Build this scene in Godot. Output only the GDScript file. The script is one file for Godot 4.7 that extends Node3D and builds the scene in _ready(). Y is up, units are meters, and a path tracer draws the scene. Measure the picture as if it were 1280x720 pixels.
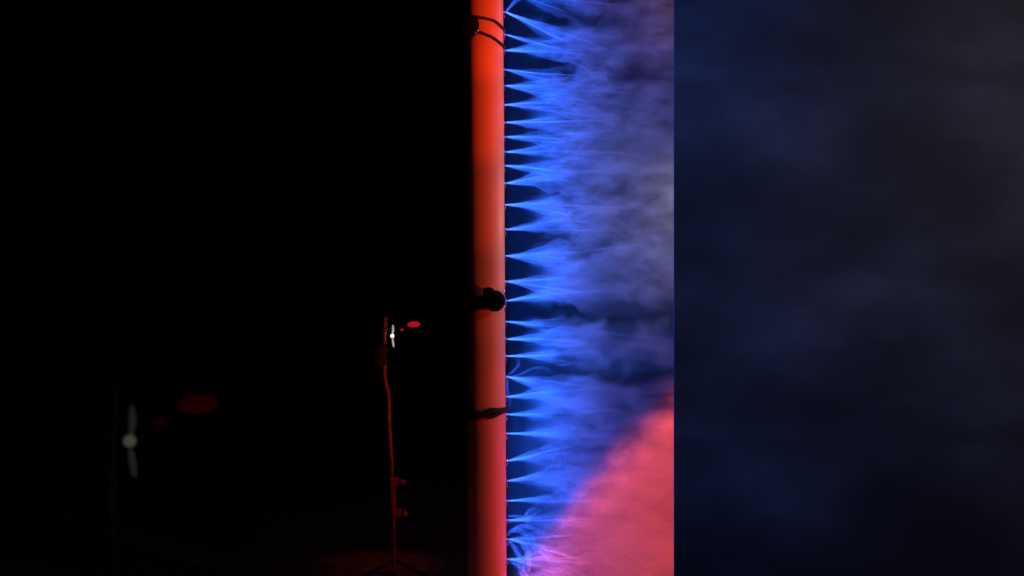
extends Node3D

const CAM_Z := 4.5
const EYE := 1.5
const R := 0.075            # radius of the big pipe

var rng := RandomNumberGenerator.new()
var noise := FastNoiseLite.new()
var taken := {}


func lin(r: float, g: float, b: float) -> Color:
	return Color(r, g, b).linear_to_srgb()


# a place on the photograph's main plane (or z metres nearer) in metres
func at(px: float, py: float, z := 0.0) -> Vector3:
	var k := (CAM_Z - z) / CAM_Z / 320.0
	return Vector3((px - 640.0) * k, EYE + (360.0 - py) * k, z)


func numbered(called: String) -> String:
	var n: int = taken.get(called, 0)
	taken[called] = n + 1
	return called if n == 0 else "%s_%03d" % [called, n]


func thing(called: String, label: String, category: String, where := Vector3.ZERO, group := "") -> Node3D:
	var o := Node3D.new()
	o.name = numbered(called)
	add_child(o, true)
	o.position = where
	tag(o, label, category, group)
	return o


func tag(o: Node, label: String, category: String, group := "", kind := "") -> void:
	if label: o.set_meta("label", label)
	if category: o.set_meta("category", category)
	if group: o.set_meta("group", group)
	if kind: o.set_meta("kind", kind)


func obj(called: String, mesh: Mesh, mat: Material, parent: Node = self) -> MeshInstance3D:
	var o := MeshInstance3D.new()
	o.name = numbered(called) if parent == self else called
	o.mesh = mesh
	o.material_override = mat
	parent.add_child(o, true)
	return o


func part_no(called: String, n: int) -> String:
	return called if n == 0 else "%s_%03d" % [called, n]


# ------------------------------------------------------------------ shapes
func rings(rows: Array, closed := true, colors: Array = []) -> ArrayMesh:
	var st := SurfaceTool.new()
	st.begin(Mesh.PRIMITIVE_TRIANGLES)
	st.set_smooth_group(0)
	var n: int = rows[0].size()
	for i in rows.size():
		for j in n:
			if colors: st.set_color(colors[i][j])
			st.add_vertex(rows[i][j])
	for i in rows.size() - 1:
		for j in (n if closed else n - 1):
			var k := (j + 1) % n
			var a := i * n + j
			var b := (i + 1) * n + j
			var c := (i + 1) * n + k
			var d := i * n + k
			for v in [a, b, c, a, c, d]: st.add_index(v)
	st.generate_normals()
	return st.commit()


func frame_of(d: Vector3) -> Array:
	var up := Vector3.BACK if absf(d.z) < 0.9 else Vector3.UP
	var n := up.cross(d).normalized()
	var b := d.cross(n).normalized()
	return [n, b]


func smooth_path(pts: Array, per := 8) -> PackedVector3Array:
	var out := PackedVector3Array()
	for i in pts.size() - 1:
		var p0: Vector3 = pts[maxi(i - 1, 0)]
		var p1: Vector3 = pts[i]
		var p2: Vector3 = pts[i + 1]
		var p3: Vector3 = pts[mini(i + 2, pts.size() - 1)]
		for k in per:
			out.append(p1.cubic_interpolate(p2, p0, p3, float(k) / per))
	out.append(pts[-1])
	return out


func tube(path: PackedVector3Array, r: float, seg := 10, squash := 1.0, ends := true) -> ArrayMesh:
	var rows := []
	var n := path.size()
	for i in n:
		var d := (path[mini(i + 1, n - 1)] - path[maxi(i - 1, 0)]).normalized()
		var f := frame_of(d)
		var row := []
		for j in seg:
			var a := TAU * j / seg
			row.append(path[i] + f[0] * cos(a) * r + f[1] * sin(a) * r * squash)
		if i == 0 and ends:
			var cap := []
			for j in seg: cap.append(path[0])
			rows.append(cap)
		rows.append(row)
		if i == n - 1 and ends:
			var cap := []
			for j in seg: cap.append(path[i])
			rows.append(cap)
	return rings(rows)


# profile of (radius, height) pairs turned about the y axis
func lathe(profile: Array, seg := 32) -> ArrayMesh:
	var rows := []
	for p in profile:
		var row := []
		for j in seg:
			var a := -TAU * j / seg
			row.append(Vector3(cos(a) * p[0], p[1], sin(a) * p[0]))
		rows.append(row)
	return rings(rows)


func block(size: Vector3, bevel: float) -> ArrayMesh:
	var st := SurfaceTool.new()
	st.begin(Mesh.PRIMITIVE_TRIANGLES)
	st.set_smooth_group(-1)
	var h := size / 2.0
	var corner := func(s: Vector3, axis: int) -> Vector3:
		var v := Vector3(s.x * (h.x - bevel), s.y * (h.y - bevel), s.z * (h.z - bevel))
		v[axis] = s[axis] * h[axis]
		return v
	var hull := []
	for axis in 3:
		for side in [-1, 1]:
			var u := (axis + 1) % 3
			var w := (axis + 2) % 3
			var q := []
			for c in [[-1, -1], [1, -1], [1, 1], [-1, 1]]:
				var s := Vector3.ZERO
				s[axis] = side; s[u] = c[0]; s[w] = c[1]
				q.append(corner.call(s, axis))
			hull.append(q)
	# edges
	for axis in 3:
		var u := (axis + 1) % 3
		var w := (axis + 2) % 3
		for su in [-1, 1]:
			for sw in [-1, 1]:
				var s0 := Vector3.ZERO
				s0[axis] = -1; s0[u] = su; s0[w] = sw
				var s1 := s0
				s1[axis] = 1
				hull.append([corner.call(s0, u), corner.call(s1, u), corner.call(s1, w), corner.call(s0, w)])
	for sx in [-1, 1]:
		for sy in [-1, 1]:
			for sz in [-1, 1]:
				var s := Vector3(sx, sy, sz)
				hull.append([corner.call(s, 0), corner.call(s, 1), corner.call(s, 2)])
	for q in hull:
		var mid := Vector3.ZERO
		for v in q: mid += v
		var nn: Vector3 = (q[1] - q[0]).cross(q[2] - q[0])
		if nn.dot(mid) > 0: q.reverse()
		for k in q.size() - 2:
			for v in [q[0], q[k + 1], q[k + 2]]: st.add_vertex(v)
	st.generate_normals()
	return st.commit()


func mat(c: Color, rough := 0.6, metal := 0.0) -> StandardMaterial3D:
	var m := StandardMaterial3D.new()
	m.albedo_color = c
	m.roughness = rough
	m.metallic = metal
	return m


func grain(freq: float, lo: Color, hi: Color, sd := 3, normal := false) -> NoiseTexture2D:
	var t := NoiseTexture2D.new()
	var f := FastNoiseLite.new()
	f.seed = sd
	f.frequency = freq
	f.fractal_octaves = 5
	t.noise = f
	t.width = 512
	t.height = 512
	t.seamless = true
	t.as_normal_map = normal
	if not normal:
		var g := Gradient.new()
		g.set_color(0, lo)
		g.set_color(1, hi)
		t.color_ramp = g
	return t


# ------------------------------------------------------------------ mist
func mist_material(strength: float) -> StandardMaterial3D:
	var m := mat(Color(0.96, 0.96, 0.96, strength), 1.0)
	m.transparency = BaseMaterial3D.TRANSPARENCY_ALPHA
	m.vertex_color_use_as_albedo = true
	m.cull_mode = BaseMaterial3D.CULL_DISABLED
	m.specular_mode = BaseMaterial3D.SPECULAR_DISABLED
	m.backlight_enabled = true
	m.backlight = Color(1, 1, 1)
	return m


# a hollow, streaked cone of droplets that spreads, wavers and thins out
func spray(start: Vector3, ang: float, half: float, length: float, power: float, sd: int, flat := 1.0) -> ArrayMesh:
	var rows := []
	var cols := []
	var nl := 44
	var na := 40
	var d := Vector3(cos(ang), -sin(ang), 0)
	var up := Vector3(sin(ang), cos(ang), 0)
	var o := float(sd) * 37.3
	for i in nl + 1:
		var t := float(i) / nl
		var s := length * pow(t, 1.35)
		var r := 0.0028 + s * tan(half) * (1.0 + 0.5 * smoothstep(0.0, 1.0, t))
		var wav := noise.get_noise_2d(s * 260.0 + o, o) * s * 0.10
		var c := start + d * s + up * wav + Vector3(0, 0, noise.get_noise_2d(s * 200.0, o + 90.0) * s * 0.1)
		var row := []
		var col := []
		for j in na:
			var a := TAU * j / na
			var ca := cos(a)
			var sa := sin(a)
			var rag := 1.0 + (0.22 + 0.5 * t) * t * noise.get_noise_3d(ca * 55.0 + o, sa * 55.0, s * 420.0) * 2.0
			row.append(c + (up * ca + Vector3(0, 0, 1) * sa * flat) * r * rag)
			var streak := 0.62 + 0.9 * noise.get_noise_3d(ca * 120.0 + o, sa * 120.0, s * 60.0)
			var clump := 0.85 + 0.8 * t * noise.get_noise_3d(ca * 40.0, sa * 40.0 + o, s * 330.0)
			var fall := (0.34 + 0.66 * exp(-s / (length * 0.16))) * (1.0 - smoothstep(0.42, 1.0, t))
			col.append(Color(1, 1, 1, clampf(power * fall * streak * clump, 0.0, 1.0)))
		rows.append(row)
		cols.append(col)
	return rings(rows, true, cols)


# a thin curl of vapour along a path
func curl(pts: Array, r0: float, r1: float, power: float, sd: int) -> ArrayMesh:
	var path := smooth_path(pts, 10)
	var rows := []
	var cols := []
	var n := path.size()
	for i in n:
		var t := float(i) / (n - 1)
		var d := (path[mini(i + 1, n - 1)] - path[maxi(i - 1, 0)]).normalized()
		var f := frame_of(d)
		var row := []
		var col := []
		for j in 14:
			var a := TAU * j / 14
			var r := lerpf(r0, r1, t) * (1.0 + 0.6 * noise.get_noise_3d(cos(a) * 50.0, sin(a) * 50.0 + sd * 31.0, t * 90.0))
			row.append(path[i] + f[0] * cos(a) * r + f[1] * sin(a) * r)
			var k := 0.5 + 1.5 * noise.get_noise_3d(cos(a) * 110.0 + sd * 11.0, sin(a) * 110.0, t * 160.0)
			col.append(Color(1, 1, 1, clampf(power * k * smoothstep(0.0, 0.06, t) * (1.0 - smoothstep(0.55, 1.0, t)), 0.0, 1.0)))
		rows.append(row)
		cols.append(col)
	return rings(rows, true, cols)


var fogs := {}


func puff(parent: Node, where: Vector3, size: Vector3, density: float, tilt := 0.0) -> void:
	var key := snappedf(density, 0.01)
	if not fogs.has(key):
		var m := FogMaterial.new()
		m.density = key
		m.albedo = Color(0.97, 0.97, 0.97)
		fogs[key] = m
	var f := FogVolume.new()
	f.name = "puff"
	f.shape = RenderingServer.FOG_VOLUME_SHAPE_ELLIPSOID
	f.size = size
	f.material = fogs[key]
	parent.add_child(f, true)
	f.position = where
	f.rotation.z = tilt


func spot(where: Vector3, to: Vector3, color: Color, energy: float, half: float, soft: float, size := 0.02) -> SpotLight3D:
	var l := SpotLight3D.new()
	l.name = "spot"
	add_child(l, true)
	l.look_at_from_position(where, to, Vector3.UP if absf((to - where).normalized().y) < 0.98 else Vector3.RIGHT)
	l.light_color = color
	l.light_energy = energy
	l.spot_angle = half
	l.spot_angle_attenuation = soft
	l.spot_attenuation = 2.0
	l.spot_range = 12.0
	l.light_size = size
	l.shadow_enabled = true
	return l


# the pipe leans very slightly to the right towards its foot
func axis_x(y: float) -> float:
	var py := 360.0 - (y - EYE) * 320.0
	return (605.0 + 4.2 * py / 720.0 - 640.0) / 320.0


func _ready() -> void:
	rng.seed = 7
	noise.seed = 11
	noise.frequency = 0.02
	noise.fractal_octaves = 3

	# ---------------------------------------------------------------- camera
	var cam := Camera3D.new()
	cam.name = "camera"
	add_child(cam)
	cam.position = Vector3(0, EYE, CAM_Z)
	cam.near = 0.05
	cam.far = 120.0
	var lens := CameraAttributesPhysical.new()
	lens.frustum_focal_length = 48.0
	lens.frustum_focus_distance = CAM_Z
	lens.frustum_near = 0.05
	lens.frustum_far = 120.0
	lens.exposure_aperture = 2.8
	cam.attributes = lens
	cam.fov = 2.0 * rad_to_deg(atan(1.125 / CAM_Z))
	cam.current = true

	# ---------------------------------------------------------------- night
	var env := Environment.new()
	env.background_mode = Environment.BG_COLOR
	env.background_color = Color(0.0, 0.0, 0.0)
	env.tonemap_mode = Environment.TONE_MAPPER_LINEAR
	env.tonemap_exposure = 1.0
	env.volumetric_fog_enabled = true
	env.volumetric_fog_density = 0.0
	env.sdfgi_enabled = true
	env.ssao_enabled = true
	env.ssil_enabled = true
	var we := WorldEnvironment.new()
	we.name = "environment"
	we.environment = env
	add_child(we)

	# ---------------------------------------------------------------- lamps
	# blue batten standing just behind the pipe, shining out along the jets
	var strip := AreaLight3D.new()
	strip.name = "blue_strip"
	add_child(strip)
	strip.area_size = Vector2(0.03, 2.9)
	strip.area_normalize_energy = true
	strip.light_color = lin(0.004, 0.112, 1.0)
	strip.light_energy = 20.0
	strip.light_size = 0.03
	strip.shadow_enabled = true
	strip.look_at_from_position(Vector3(-0.107, EYE, -0.25), Vector3(-0.08, EYE, 0.30), Vector3.UP)
	# orange lamps on the upper pipe, red lamps on the lower pipe
	for q in [[2.52, 44.0, 4.6, 0.075, 0.008], [2.20, 45.0, 3.7, 0.075, 0.008], [1.86, 47.0, 2.1, 0.085, 0.02], [1.52, 49.0, 1.2, 0.09, 0.04], [1.18, 52.0, 1.1, 0.06, 0.05], [0.84, 58.0, 1.15, 0.045, 0.055], [0.50, 60.0, 1.2, 0.045, 0.06]]:
		var aim := Vector3(axis_x(q[0]), q[0], 0)
		var az := deg_to_rad(q[1])
		spot(aim + Vector3(sin(az) * 2.3, -0.35, cos(az) * 2.3), aim - Vector3(cos(az), 0, -sin(az)) * 0.10, lin(1.0, q[3], q[4]), q[2] * 1.2, 6.6 if q[1] < 50.0 else 6.4, 1.0)
	spot(Vector3(1.6, 0.7, 0.19), Vector3(-0.1, 0.75, 0.02), lin(1.0, 0.05, 0.03), 0.6, 20.0, 1.0)
	# added unseen fill lamp, faint violet on the shaded side of the pipe's foot
	spot(Vector3(-1.6, 0.1, 1.6), Vector3(-0.12, 0.5, 0.0), lin(0.45, 0.1, 1.0), 0.05, 9.0, 1.0)
	# red beam with a sharp edge through the mist
	var from := Vector3(1.5, 0.9, -1.0)
	var edge := at(768, 580) - from
	var along := Vector3(0.68, 0.73, 0.0)
	var inward := along.cross(edge).normalized()
	var half := deg_to_rad(84.0)
	spot(from, from + edge.normalized() * cos(half) + inward * sin(half), lin(1.0, 0.085, 0.015), 38.0, 84.0, 0.01)
	# pale lamp behind the added panel
	spot(Vector3(0.93, 1.85, -0.26), Vector3(0.58, 1.75, 0.0), lin(1.0, 0.84, 0.76), 0.42, 60.0, 1.0, 0.1)
	spot(Vector3(1.0, 2.75, -0.32), Vector3(0.6, 2.5, 0.0), lin(1.0, 0.42, 0.42), 0.5, 55.0, 1.0, 0.1)
	# added unseen lamps that tint the added panel dim blue and grey
	spot(Vector3(-0.3, 2.9, 1.2), Vector3(1.05, 1.75, 0.22), lin(0.06, 0.20, 1.0), 3.8, 36.0, 1.0)
	spot(Vector3(2.4, 2.6, 2.0), Vector3(1.6, 1.75, 0.22), lin(1.0, 0.88, 0.96), 0.95, 42.0, 1.0)
	spot(Vector3(-0.5, 0.12, 1.4), Vector3(0.95, 0.85, 0.22), lin(0.06, 0.20, 1.0), 1.3, 17.0, 1.0)
	# red wash on the stand and a patch of ground behind it
	spot(Vector3(-0.2, 0.35, 1.6), Vector3(-0.63, 1.02, -1.5), lin(1.0, 0.15, 0.03), 2.0, 9.0, 1.0)
	spot(Vector3(0.1, 3.0, -1.2), Vector3(-0.72, 0.0, -1.75), lin(1.0, 0.06, 0.02), 1.6, 7.5, 1.0)

	setting()
	build_pipe()
	build_batten()
	build_ties()
	build_mist()
	build_stands()


func setting() -> void:
	var gm := mat(Color.WHITE, 0.92)
	gm.albedo_texture = grain(0.03, lin(0.008, 0.008, 0.008), lin(0.12, 0.11, 0.105), 5)
	gm.uv1_triplanar = true
	gm.uv1_world_triplanar = true
	gm.uv1_scale = Vector3(0.8, 0.8, 0.8)
	gm.normal_enabled = true
	gm.normal_texture = grain(0.08, Color.BLACK, Color.WHITE, 9, true)
	var p := PlaneMesh.new()
	p.size = Vector2(60, 60)
	var g := obj("ground", p, gm)
	g.set_meta("kind", "structure")
	g.set_meta("label", "dark paved ground faintly red at the foot of the stand")

	# made-up dark panel, added to cut the lit mist off in a hard edge
	var left := at(842.5, 0, 0.225).x
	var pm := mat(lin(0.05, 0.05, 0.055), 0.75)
	pm.albedo_texture = grain(0.0045, Color(0.25, 0.25, 0.25), Color(1, 1, 1), 21)  # bands of dim lit and dark haze painted into the panel's colour
	pm.uv1_triplanar = true
	pm.uv1_scale = Vector3(0.45, 0.75, 0.45)
	var t := thing("added_panel", "added tall dark bluish panel at the right, its straight left edge cutting off the bright mist", "panel", Vector3(left + 0.8, 0, 0.22))
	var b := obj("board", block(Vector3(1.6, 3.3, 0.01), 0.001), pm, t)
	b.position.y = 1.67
	for s in [-1, 1]:
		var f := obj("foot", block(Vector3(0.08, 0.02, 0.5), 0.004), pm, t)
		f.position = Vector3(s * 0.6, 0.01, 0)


var jets := []


func build_pipe() -> void:
	var t := thing("spray_pipe", "tall upright pipe lit orange red, spraying mist from nozzles on its right", "pipe")
	var pm := mat(lin(0.74, 0.29, 0.13), 0.62)
	pm.roughness_texture = grain(0.02, Color(0.75, 0.75, 0.75), Color(1, 1, 1), 14)
	pm.uv1_triplanar = true
	pm.uv1_scale = Vector3(2, 0.7, 2)
	var rows := []
	for y in [0.0, 0.02, 0.8, 1.6, 2.4, 3.18, 3.2]:
		var row := []
		for j in 96:
			var a := -TAU * j / 96
			var r: float = R if y > 0.0 and y < 3.2 else R - 0.004
			row.append(Vector3(axis_x(y) + cos(a) * r, y, sin(a) * r))
		rows.append(row)
	obj("tube", rings(rows), pm, t)
	var flange := obj("base_flange", lathe([[0.0, 0.0], [0.15, 0.0], [0.15, 0.012], [0.147, 0.016], [0.09, 0.018], [0.085, 0.06], [0.0765, 0.062]], 48), mat(lin(0.03, 0.03, 0.03), 0.5, 0.6), t)
	flange.position.x = axis_x(0.0)
	var cap := obj("cap", lathe([[0.079, 0.0], [0.08, 0.01], [0.08, 0.05], [0.076, 0.056], [0.0, 0.058]], 48), pm, t)
	cap.position = Vector3(axis_x(3.2), 3.16, 0)
	# y of each nozzle in the photograph, lean of its jet (degrees, down positive), half angle, length in px, power
	jets = [
		[-34, 4, 9, 120, 1.0], [-10, 10, 8, 120, 1.0],
		[15, 24, 3.0, 112, 1.0], [43, 16, 3.5, 95, 0.8], [63, -3, 7, 125, 1.1], [87, 14, 8, 120, 0.8], [107, 3, 9, 130, 0.9],
		[131, -1, 7, 120, 1.0], [153, 2, 6, 120, 0.9], [171, 4, 7, 110, 0.9], [190, -3, 6, 120, 1.0], [207, 4, 7, 110, 1.0],
		[229, -4, 10, 115, 1.0], [256, 1, 7, 115, 1.1], [287, -7, 7, 110, 1.0], [320, -1, 9, 130, 1.1], [352, -2, 9, 120, 1.1],
		[376, -7, 6, 100, 1.1], [402, 6, 5, 100, 1.0], [424, -1, 7, 110, 1.1], [445, -1, 4, 120, 1.1], [471, 14, 8, 130, 1.2],
		[496, -4, 7, 110, 1.1], [518, -3, 6, 110, 1.2], [542, -1, 3.2, 120, 1.1], [576, -10, 8, 110, 1.1], [601, -3, 9, 105, 1.1],
		[626, -3, 4, 115, 1.0], [650, -1, 4.5, 55, 1.0], [674, 6, 13, 80, 0.9], [699, 3, 10, 90, 1.0], [724, 0, 8, 110, 1.0], [748, 0, 8, 110, 1.0],
	]
	var nm := mat(lin(0.55, 0.57, 0.6), 0.22, 0.85)
	var nozzle := lathe([[0.0, -0.004], [0.0062, -0.004], [0.0062, 0.0035], [0.0052, 0.0042], [0.0036, 0.0045], [0.0030, 0.0095], [0.0022, 0.0105], [0.0, 0.0105]], 14)
	var extra := 0
	for j in jets:
		var p := at(0, j[0])
		var n := obj("nozzle", nozzle, nm, t)
		n.position = Vector3(axis_x(p.y) + R, p.y, 0)
		n.rotation.z = -PI / 2 - deg_to_rad(j[1]) * 0.6
		# the little clip beside each nozzle
		var c := obj("nozzle_clip", block(Vector3(0.006, 0.014, 0.016), 0.001), nm, t)
		c.position = Vector3(axis_x(p.y) + R + 0.002, p.y - 0.014 + 0.004 * sin(extra * 2.1), 0.0)
		extra += 1


func build_batten() -> void:
	var em := mat(Color(0.02, 0.05, 0.2), 0.4)
	em.emission_enabled = true
	em.emission = Color(0.1, 0.35, 1.0)
	em.emission_energy_multiplier = 1.5
	var dark := mat(lin(0.02, 0.02, 0.022), 0.5)
	var t := thing("light_batten", "slim blue light batten standing hidden just behind the spray pipe", "light batten", Vector3(-0.107, 0, -0.252))
	t.rotation.y = 0.04
	var h := obj("housing", block(Vector3(0.036, 3.0, 0.02), 0.003), dark, t)
	h.position = Vector3(0, EYE + 0.02, -0.012)
	var g := obj("light_strip", block(Vector3(0.022, 2.9, 0.004), 0.001), em, t)
	g.position = Vector3(0, EYE, 0.0)
	# added unseen black plate, there only to block the strip's light on the left
	var sh := obj("added_shield", block(Vector3(0.004, 3.0, 0.16), 0.001), dark, t)
	sh.position = Vector3(-0.024, EYE + 0.02, 0.07)
	var f := obj("foot", lathe([[0.0, 0.0], [0.11, 0.0], [0.11, 0.008], [0.10, 0.014], [0.03, 0.02], [0.0, 0.02]], 32), dark, t)
	f.position.z = -0.012


func build_ties() -> void:
	var rubber := mat(lin(0.0025, 0.0025, 0.003), 0.7)
	rubber.metallic_specular = 0.12
	var cordm := mat(lin(0.012, 0.01, 0.01), 0.85)
	cordm.normal_enabled = true
	cordm.normal_texture = grain(0.12, Color.BLACK, Color.WHITE, 4, true)
	cordm.uv1_triplanar = true
	cordm.uv1_scale = Vector3(12, 12, 12)
	var steel := mat(lin(0.7, 0.7, 0.72), 0.2, 1.0)

	# a point on the pipe's skin seen at this pixel (front side)
	var skin := func(px: float, py: float, lift: float) -> Vector3:
		var p := at(px, py, 0.05)
		var dx := p.x - axis_x(p.y)
		var rr := R + lift
		return Vector3(p.x, p.y, sqrt(maxf(rr * rr - dx * dx, 0.0)))
	var behind := func(y: float, from_y: float, lift: float) -> Array:
		var out := []
		for k in 7:
			var a := deg_to_rad(-8.0 - k * 27.0)
			var yy := lerpf(from_y, y, k / 6.0)
			out.append(Vector3(axis_x(yy) + cos(a) * (R + lift), yy, sin(a) * (R + lift)))
		return out

	# top tie
	var c := at(583, 32, 0.085)
	var t := thing("ball_bungee", "black ball tie at the top of the pipe, two thin cords running right", "bungee tie", Vector3.ZERO, "ball ties round the pipe")
	var ball := obj("ball", lathe([[0.0, -0.05], [0.02, -0.046], [0.035, -0.036], [0.046, -0.018], [0.05, 0.0], [0.046, 0.018], [0.035, 0.036], [0.02, 0.046], [0.0, 0.05]], 36), rubber, t)
	ball.position = c
	ball.rotation.z = PI / 2
	for s in [[[592, 24], [606, 25], [618, 27.5], [627, 33]], [[590, 39], [602, 43], [615, 48], [627.5, 55]]]:
		var pts := []
		for q in s: pts.append(skin.call(q[0], q[1], 0.0045))
		var y0: float = pts[-1].y
		pts += behind.call(c.y, y0 - 0.004, 0.0045)
		pts[0] = c + Vector3(0.03, pts[0].y - c.y, 0.01)
		obj("cord", tube(smooth_path(pts), 0.0058, 10), cordm, t)
	for s in [[597.5, 38.5], [594.5, 41]]:
		var k := obj("staple", tube(PackedVector3Array([at(s[0] - 1, s[1] + 1.2, 0.13), at(s[0] + 0.6, s[1] - 1.4, 0.13)]), 0.0016, 8), steel, t)
		k.set_meta("label", "small bright metal staple")

	# middle tie: a ball with a knot and two cords pulled to the left
	c = at(618, 376, 0.115)
	t = thing("ball_bungee", "black ball tie knotted halfway down the pipe, cords pulled to the left", "bungee tie", Vector3.ZERO, "ball ties round the pipe")
	ball = obj("ball", lathe([[0.0, -0.042], [0.018, -0.038], [0.031, -0.029], [0.039, -0.014], [0.041, 0.0], [0.038, 0.015], [0.030, 0.028], [0.017, 0.037], [0.0, 0.04]], 36), rubber, t)
	ball.position = c
	ball.rotation.z = 1.25
	var lump := obj("knot", lathe([[0.0, -0.025], [0.014, -0.02], [0.022, -0.004], [0.019, 0.012], [0.009, 0.022], [0.0, 0.025]], 20), rubber, t)
	lump.position = at(611, 366, 0.125)
	lump.rotation = Vector3(0.3, 0, 0.9)
	for s in [[[608, 374], [598, 374], [590, 371], [584, 370]], [[609, 380], [600, 384], [592, 388], [585, 388]]]:
		var pts := []
		for q in s: pts.append(skin.call(q[0], q[1], 0.006))
		for k in 6:
			var a := deg_to_rad(190.0 + k * 32.0)
			var yy: float = lerpf(pts[3].y, c.y, k / 5.0)
			pts.append(Vector3(axis_x(yy) + cos(a) * (R + 0.006), yy, sin(a) * (R + 0.006)))
		obj("cord", tube(smooth_path(pts), 0.0078, 10), cordm, t)
	for s in [[629.5, 366.5, 0.05], [630, 386, 0.05]]:
		var h := obj("hook", tube(smooth_path([at(s[0] - 2, s[1] - 1, 0.06), at(s[0] + 1, s[1] - 2, 0.055), at(s[0] + 0.6, s[1] + 3, 0.05)]), 0.0026, 8), steel, t)

	# lowest tie: a pair of twisted cords
	t = thing("cord_tie", "dark twisted double cord slanting round the lower pipe", "cord tie")
	for s in 2:
		var pts := []
		for k in 11:
			var u := k / 10.0
			var px := lerpf(631.0, 583.0, u)
			var py := lerpf(513.0, 521.0, u) + (1.0 if s == 0 else -1.0) * (4.2 * sin(u * 5.4 + 0.2) * smoothstep(0.0, 0.5, u) + 0.8)
			pts.append(skin.call(px, py, 0.006))
		for k in 6:
			var a := deg_to_rad(185.0 + k * 33.0)
			pts.append(Vector3(axis_x(1.0) + cos(a) * (R + 0.006), lerpf(pts[10].y, pts[0].y, k / 5.0), sin(a) * (R + 0.006)))
		obj("cord", tube(smooth_path(pts), 0.0095, 10), cordm, t)


func ordinal(n: int) -> String:
	var ones := ["zeroth", "first", "second", "third", "fourth", "fifth", "sixth", "seventh", "eighth", "ninth", "tenth", "eleventh", "twelfth", "thirteenth", "fourteenth", "fifteenth", "sixteenth", "seventeenth", "eighteenth", "nineteenth"]
	if n < 20: return ones[n]
	return "twentieth" if n == 20 else "twenty-" + ones[n - 20] if n < 30 else "thirtieth" if n == 30 else "thirty-" + ones[n - 30]


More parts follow.
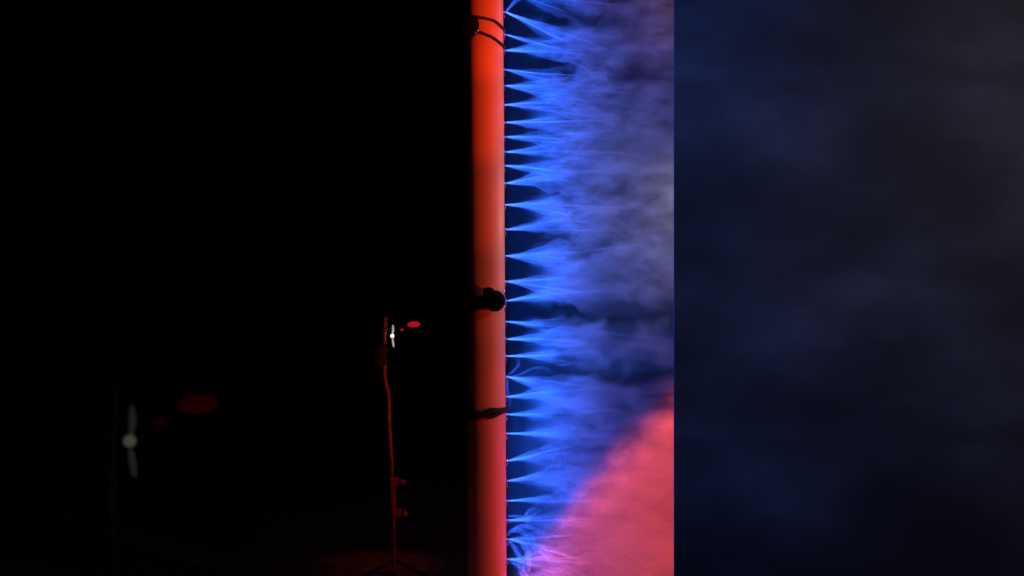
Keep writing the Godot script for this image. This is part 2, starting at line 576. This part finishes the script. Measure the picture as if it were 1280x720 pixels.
func build_mist() -> void:
	var outer := mist_material(0.15)
	var inner := mist_material(0.17)
	var k := 0
	var seen := 0
	for j in jets:
		var p := at(0, j[0])
		var start := Vector3(axis_x(p.y) + R + 0.0095, p.y, 0)
		var ang := deg_to_rad(j[1])
		ang += deg_to_rad(rng.randf_range(-2.5, 2.5))
		var L: float = j[3] / 320.0 * rng.randf_range(0.95, 1.4)
		var t := Node3D.new()
		t.name = numbered("mist_jet")
		add_child(t, true)
		t.position = start
		if j[0] > 0 and j[0] < 720: seen += 1
		var way := "slanting down" if j[1] >= 10 else "tilting up" if j[1] <= -7 else "fanning wide" if j[2] >= 9 else "narrow and level" if j[2] <= 4.5 else "spreading level"
		var label := "%s blue mist jet from the top of the pipe, %s" % [ordinal(seen), way]
		if j[0] < 0: label = "blue mist jet above the frame, %s of the pair" % ("upper" if k == 0 else "lower")
		if j[0] > 720: label = "blue mist jet below the frame, %s of the pair" % ("upper" if j[0] < 740 else "lower")
		tag(t, label, "mist jet", "mist jets along the pipe")
		obj("spray_cone", spray(Vector3.ZERO, ang, deg_to_rad(j[2] * rng.randf_range(1.0, 1.35)), L, j[4] * rng.randf_range(0.75, 1.25), k, 0.8), outer, t)
		obj("spray_core", spray(Vector3.ZERO, ang, deg_to_rad(j[2] * 0.42), L * 0.45, j[4], k + 100, 0.8), inner, t)
		# crisp threads of vapour within the cone
		for n in 5:
			var lean := ang + deg_to_rad(j[2]) * rng.randf_range(-1.0, 1.0)
			var far := (rng.randf_range(35.0, 110.0) if n < 4 else rng.randf_range(100.0, 180.0) if j[0] < 560 else rng.randf_range(30.0, 80.0)) / 320.0
			var bend := rng.randf_range(-0.07, 0.07) * far
			var dir := Vector3(cos(lean), -sin(lean), rng.randf_range(-0.12, 0.12))
			var off := Vector3(0, 1, 0)
			var pts := [dir * 0.002, dir * far * 0.35 + off * bend * 0.1, dir * far * 0.7 + off * bend * 0.5, dir * far + off * bend]
			obj("vapour_thread", curl(pts, 0.0012, rng.randf_range(0.003, 0.006), rng.randf_range(0.6, 1.4), k * 7 + n), curl_mat(), t)
		if j[0] == 15:
			obj("stray_stream", spray(Vector3.ZERO, deg_to_rad(-48), deg_to_rad(4), 0.16, 1.0, 301), inner, t)
			obj("stray_stream", spray(Vector3.ZERO, deg_to_rad(29), deg_to_rad(1.6), 0.26, 0.9, 302), inner, t)
		if j[0] == 471:
			for q in [[[634, 470], [642, 463], [648, 456], [647, 446]], [[634, 472], [650, 468], [668, 460], [684, 462], [690, 470]], [[635, 472], [634, 486], [637, 500], [634, 516]]]:
				add_curl(t, q, start, 0.0018, 0.008, 0.6)
		if j[0] == 650:
			for q in [[[634, 652], [648, 650], [658, 646], [668, 638], [684, 628]], [[634, 645], [650, 646], [660, 652], [661, 642], [676, 634]]]:
				add_curl(t, q, start, 0.003, 0.020, 0.8)
		if j[0] == 674:
			for q in [[[634, 670], [640, 664], [652, 664], [662, 672], [666, 684]], [[635, 678], [648, 676], [657, 684], [661, 700], [656, 716], [650, 730]], [[634, 676], [643, 684], [650, 698], [652, 712], [644, 712]], [[640, 662], [652, 657], [668, 660], [676, 668], [690, 672]]]:
				add_curl(t, q, start, 0.003, 0.019, 0.8)
		if j[0] == 699:
			for q in [[[634, 698], [650, 700], [664, 690], [676, 686], [684, 696], [700, 706]], [[634, 702], [646, 706], [656, 722], [660, 740]]]:
				add_curl(t, q, start, 0.003, 0.02, 0.7)
		k += 1

	# the cloud that the jets run into
	var cloud := Node3D.new()
	cloud.name = "mist_cloud"
	add_child(cloud)
	tag(cloud, "drifting mist between the jets and the added dark panel, blue then mauve grey", "mist", "", "stuff")
	for n in 4:
		obj("mist_veil", veil(n), veil_mat(), cloud)
	# the body of the mist: broad thin billows
	var big := [
		[735, 330, 300, 1500, 0.22], [740, 620, 300, 520, 0.42],
		[790, 55, 230, 120, 0.6], [770, 160, 250, 120, 0.8], [800, 250, 260, 190, 0.8], [770, 345, 240, 110, 0.8], [780, 432, 260, 70, 0.8],
		[730, 560, 210, 170, 0.7], [720, 690, 210, 140, 0.5], [840, 640, 300, 260, 0.3],
	]
	for b in big:
		var c := at(b[0], b[1])
		puff(cloud, c + Vector3(0.08, 0, 0), Vector3(b[2] / 320.0, b[3] / 320.0, 0.34), b[4] * 0.22, rng.randf_range(-0.1, 0.1))


const COLS := 210
const ROWS := 520
var envelope := PackedFloat32Array()


# how much vapour hangs where, x and y in the photograph's pixels
func thickness(px: float, py: float, s: float) -> float:
	var near := 0.0
	for j in jets:
		var dy: float = py - j[0] - sin(deg_to_rad(j[1])) * minf(s, 80.0)
		var w: float = 3.0 + s * (0.05 + j[2] * 0.018)
		if absf(dy) < 3.0 * w: near += float(j[4]) * exp(-dy * dy / (w * w))
	near = minf(near, 1.25) * smoothstep(14.0, 62.0, s)
	var holes := 0.0
	var wx := 55.0 * noise.get_noise_2d(px * 0.9, py * 0.9)
	var wy := 26.0 * noise.get_noise_2d(px * 0.9 + 300.0, py * 0.9)
	for h in HOLES:
		var u: float = (px + wx - h[0]) / h[2]
		var v: float = (py + wy - h[1]) / h[3]
		var q := u * u + v * v
		if q < 6.0: holes += float(h[4]) * exp(-q)
	var far := smoothstep(60.0, 150.0, s)
	return lerpf(near, 0.36 + 0.42 * near, far) * clampf(1.0 - holes, 0.0, 1.0) * (1.0 - 0.25 * smoothstep(120.0, 220.0, s)) * (1.0 - 0.76 * smoothstep(-40.0, 70.0, (px - 742.0) * 0.7 + (py - 590.0) * 0.7))


const HOLES := [
	[700, 22, 70, 13, 0.9], [760, 28, 40, 14, 0.5], [700, 82, 80, 10, 0.95], [780, 84, 60, 9, 0.55], [820, 95, 40, 12, 0.35], [720, 183, 60, 8, 0.5], [790, 170, 50, 16, 0.4],
	[715, 238, 70, 9, 0.7], [700, 305, 60, 8, 0.6], [750, 300, 28, 12, 0.5], [815, 190, 30, 25, 0.35], [690, 392, 70, 9, 0.7],
	[770, 392, 80, 16, 0.95], [820, 405, 50, 14, 0.5], [720, 465, 60, 9, 0.8], [790, 470, 80, 15, 0.95], [720, 560, 40, 10, 0.4], [660, 675, 30, 8, 0.5],
]


# one layer of the sheet of vapour that the row of jets blows sideways
func veil(n: int) -> ArrayMesh:
	if envelope.is_empty():
		for r in ROWS + 1:
			for c in COLS + 1:
				var s := 14.0 + 250.0 * c / COLS
				envelope.append(thickness(633.0 + s, -30.0 + 780.0 * r / ROWS, s))
	var f := FastNoiseLite.new()
	f.seed = 100 + n
	f.frequency = 1.0
	f.fractal_octaves = 5
	f.fractal_gain = 0.55
	f.domain_warp_enabled = true
	f.domain_warp_amplitude = 0.35
	f.domain_warp_frequency = 0.9
	f.domain_warp_fractal_octaves = 3
	var g := FastNoiseLite.new()
	g.seed = 200 + n
	g.frequency = 1.0
	g.fractal_octaves = 2
	var h := FastNoiseLite.new()
	h.seed = 300 + n
	h.frequency = 1.0
	h.fractal_octaves = 3
	var v := PackedVector3Array()
	var nn := PackedVector3Array()
	var col := PackedColorArray()
	var idx := PackedInt32Array()
	var z0 := -0.08 + 0.05 * n
	for r in ROWS + 1:
		for c in COLS + 1:
			var s := 14.0 + 250.0 * c / COLS
			var py := -30.0 + 780.0 * r / ROWS
			var z := z0 + 0.010 * g.get_noise_2d(s * 0.008, py * 0.008) * minf(1.0, s / 60.0)
			z *= clampf(s / 90.0, 0.15, 1.0)
			v.append(at(633.0 + s, py, 0.0) + Vector3(0, 0, z))
			nn.append(Vector3(0, 0, 1))
			var stretch := lerpf(0.0075, 0.012, clampf(s / 200.0, 0.0, 1.0))
			var q := f.get_noise_2d(s * stretch + n * 9.0, py * 0.030)
			var fine := g.get_noise_2d(s * 0.05, py * 0.11 + 40.0)
			var wedge := smoothstep(-20.0, 60.0, (633.0 + s - 742.0) * 0.7 + (py - 590.0) * 0.7)
			var calm := smoothstep(60.0, 170.0, s)
			var streak := h.get_noise_2d(s * 0.022 + q * 0.8, py * 0.24 + q * 1.5) * (1.0 - 0.75 * calm)
			var a := envelope[r * (COLS + 1) + c] * clampf(0.44 + lerpf(1.8, 1.35, calm) * (1.0 - 0.55 * wedge) * q + lerpf(0.2, 0.05, calm) * fine + 0.55 * streak, 0.0, 1.7)
			col.append(Color(1, 1, 1, a if a > 0.012 else 0.0))
	for r in ROWS:
		for c in COLS:
			var a := r * (COLS + 1) + c
			var b := a + COLS + 1
			if col[a].a + col[a + 1].a + col[b].a + col[b + 1].a > 0.0:
				for k in [a, a + 1, b + 1, a, b + 1, b]: idx.append(k)
	var arrays := []
	arrays.resize(Mesh.ARRAY_MAX)
	arrays[Mesh.ARRAY_VERTEX] = v
	arrays[Mesh.ARRAY_NORMAL] = nn
	arrays[Mesh.ARRAY_COLOR] = col
	arrays[Mesh.ARRAY_INDEX] = idx
	var m := ArrayMesh.new()
	m.add_surface_from_arrays(Mesh.PRIMITIVE_TRIANGLES, arrays)
	return m


var _veil_mat: StandardMaterial3D


func veil_mat() -> StandardMaterial3D:
	if _veil_mat == null: _veil_mat = mist_material(0.08)
	return _veil_mat


func add_curl(t: Node3D, q: Array, start: Vector3, r0: float, r1: float, power: float) -> void:
	var pts := []
	for v in q: pts.append(at(v[0], v[1], rng.randf_range(-0.012, 0.02)) - start)
	obj("vapour_curl", curl(pts, r0, r1, power, int(q[0][1])), curl_mat(), t)


var _curl_mat: StandardMaterial3D


func curl_mat() -> StandardMaterial3D:
	if _curl_mat == null: _curl_mat = mist_material(0.10)
	return _curl_mat


# the far stand, seen 6 m away: 240 px to the metre
func sp(px: float, py: float, z := 0.0) -> Vector3:
	return Vector3((px - 494.0) / 240.0, (720.0 - py) / 240.0, z)


func build_stands() -> void:
	var black := mat(lin(0.03, 0.022, 0.02), 0.7)
	black.metallic_specular = 0.15
	var steel := mat(Color.WHITE, 0.6)
	steel.albedo_texture = grain(0.03, lin(0.05, 0.02, 0.01), lin(0.6, 0.17, 0.05), 33)  # red light and its broken brightness painted into the stand's colour
	steel.uv1_triplanar = true
	steel.uv1_scale = Vector3(3, 1.4, 3)
	steel.metallic_specular = 0.2
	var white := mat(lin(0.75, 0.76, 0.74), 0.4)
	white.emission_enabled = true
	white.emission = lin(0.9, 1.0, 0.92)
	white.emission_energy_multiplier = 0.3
	var glow := mat(Color.WHITE, 0.4)
	glow.emission_enabled = true
	glow.emission = lin(1.0, 1.0, 0.8)
	glow.emission_energy_multiplier = 2.0
	var red := mat(lin(0.3, 0.008, 0.01), 0.5)
	red.metallic_specular = 0.1
	red.emission_enabled = true
	red.emission = lin(1.0, 0.02, 0.03)
	red.emission_energy_multiplier = 0.3

	var t := thing("lamp_stand", "thin red lit stand left of the pipe with a bright white dot", "lamp stand", Vector3((494.0 - 640.0) / 240.0, 0, -1.5), "lamp stands in the dark")
	obj("pole", tube(smooth_path([sp(494, 719), sp(492.5, 670), sp(490.5, 600), sp(487, 530), sp(486, 495), sp(482.5, 478), sp(481, 466), sp(481, 430), sp(482, 396)]), 0.0095, 12), steel, t)
	for k in 3:
		var a := TAU * k / 3.0 + 0.5
		obj("leg", tube(PackedVector3Array([sp(494, 700), sp(494, 719.0) + Vector3(cos(a) * 0.22, 0.006, sin(a) * 0.22)]), 0.007, 8), black, t)
	# dark double head on the left of the pole
	for k in 2:
		var h := obj("lamp_head", lathe([[0.0, 0.0], [0.026, 0.0], [0.031, 0.008], [0.031, 0.045], [0.026, 0.055], [0.0, 0.055]], 24), black, t)
		h.position = sp(478.5, [437, 450][k], 0.01)
		h.rotation.x = PI / 2 - 0.1
	# white blades above and below the glowing bulb
	for q in [[[491.5, 406], [491.8, 412], [491.2, 417.5]], [[491, 423], [491.8, 428], [492.6, 434]]]:
		var path := smooth_path([sp(q[0][0], q[0][1], 0.018), sp(q[1][0], q[1][1], 0.018), sp(q[2][0], q[2][1], 0.018)])
		var rows := []
		for i in path.size():
			var u := float(i) / (path.size() - 1)
			var r := 0.0052 * sqrt(maxf(sin(PI * clampf(u, 0.02, 0.98)), 0.02))
			var row := []
			for m in 12: row.append(path[i] + Vector3(cos(-TAU * m / 12) * r, 0, -sin(-TAU * m / 12) * r))
			rows.append(row)
		obj("blade", rings(rows), white, t)
	var bulb := SphereMesh.new()
	bulb.radius = 0.0095
	bulb.height = 0.019
	bulb.radial_segments = 20
	bulb.rings = 10
	var b := obj("bulb", bulb, glow, t)
	b.position = sp(490.8, 419.7, 0.02)
	obj("arm", tube(smooth_path([sp(481, 412), sp(487, 411, -0.02), sp(496, 411, -0.015), sp(510, 406.5, 0.0)]), 0.004, 8), black, t)
	var tail := SphereMesh.new()
	tail.radius = 0.5
	tail.height = 1.0
	tail.radial_segments = 24
	tail.rings = 12
	var r1 := obj("tail_lamp", tail, red, t)
	r1.position = sp(517.5, 405.3, 0.02)
	r1.scale = Vector3(0.066, 0.03, 0.05)
	r1.rotation.z = 0.06
	var r2 := obj("marker_lamp", tail, red, t)
	r2.position = sp(503, 412, 0.02)
	r2.scale = Vector3(0.018, 0.012, 0.014)
	# clamps lower on the pole
	for q in [[488, 602], [491, 641]]:
		var cl := obj("clamp", block(Vector3(0.05, 0.04, 0.04), 0.006), steel, t)
		cl.position = sp(q[0] + 5, q[1])
		var knob := obj("knob", lathe([[0.0, 0.0], [0.014, 0.0], [0.017, 0.006], [0.017, 0.02], [0.012, 0.026], [0.0, 0.027]], 18), steel, t)
		knob.position = sp(q[0] + 14, q[1] + 3, 0.01)
		knob.rotation.z = -0.5
	obj("sleeve", tube(PackedVector3Array([sp(491.5, 637), sp(490.5, 604)]), 0.016, 12), steel, t)

	# made-up second stand: an added copy close to the camera, dim and out of focus
	var near: Node3D = t.duplicate()
	near.name = numbered("lamp_stand")
	add_child(near, true)
	near.position = Vector3((494.0 - 640.0) / 240.0, 0, CAM_Z - 6.0 / 3.17)
	tag(near, "added blurred dim copy of the stand at the far left with a grey streak and faint red lamp", "lamp stand", "lamp stands in the dark")
	var dim := {white: white.duplicate(), glow: glow.duplicate(), red: red.duplicate()}
	dim[white].emission_energy_multiplier = 0.012
	dim[glow].emission_energy_multiplier = 0.05
	dim[red].emission_energy_multiplier = 0.009
	for o in near.find_children("*", "MeshInstance3D", true, false):
		if dim.has(o.material_override): o.material_override = dim[o.material_override]
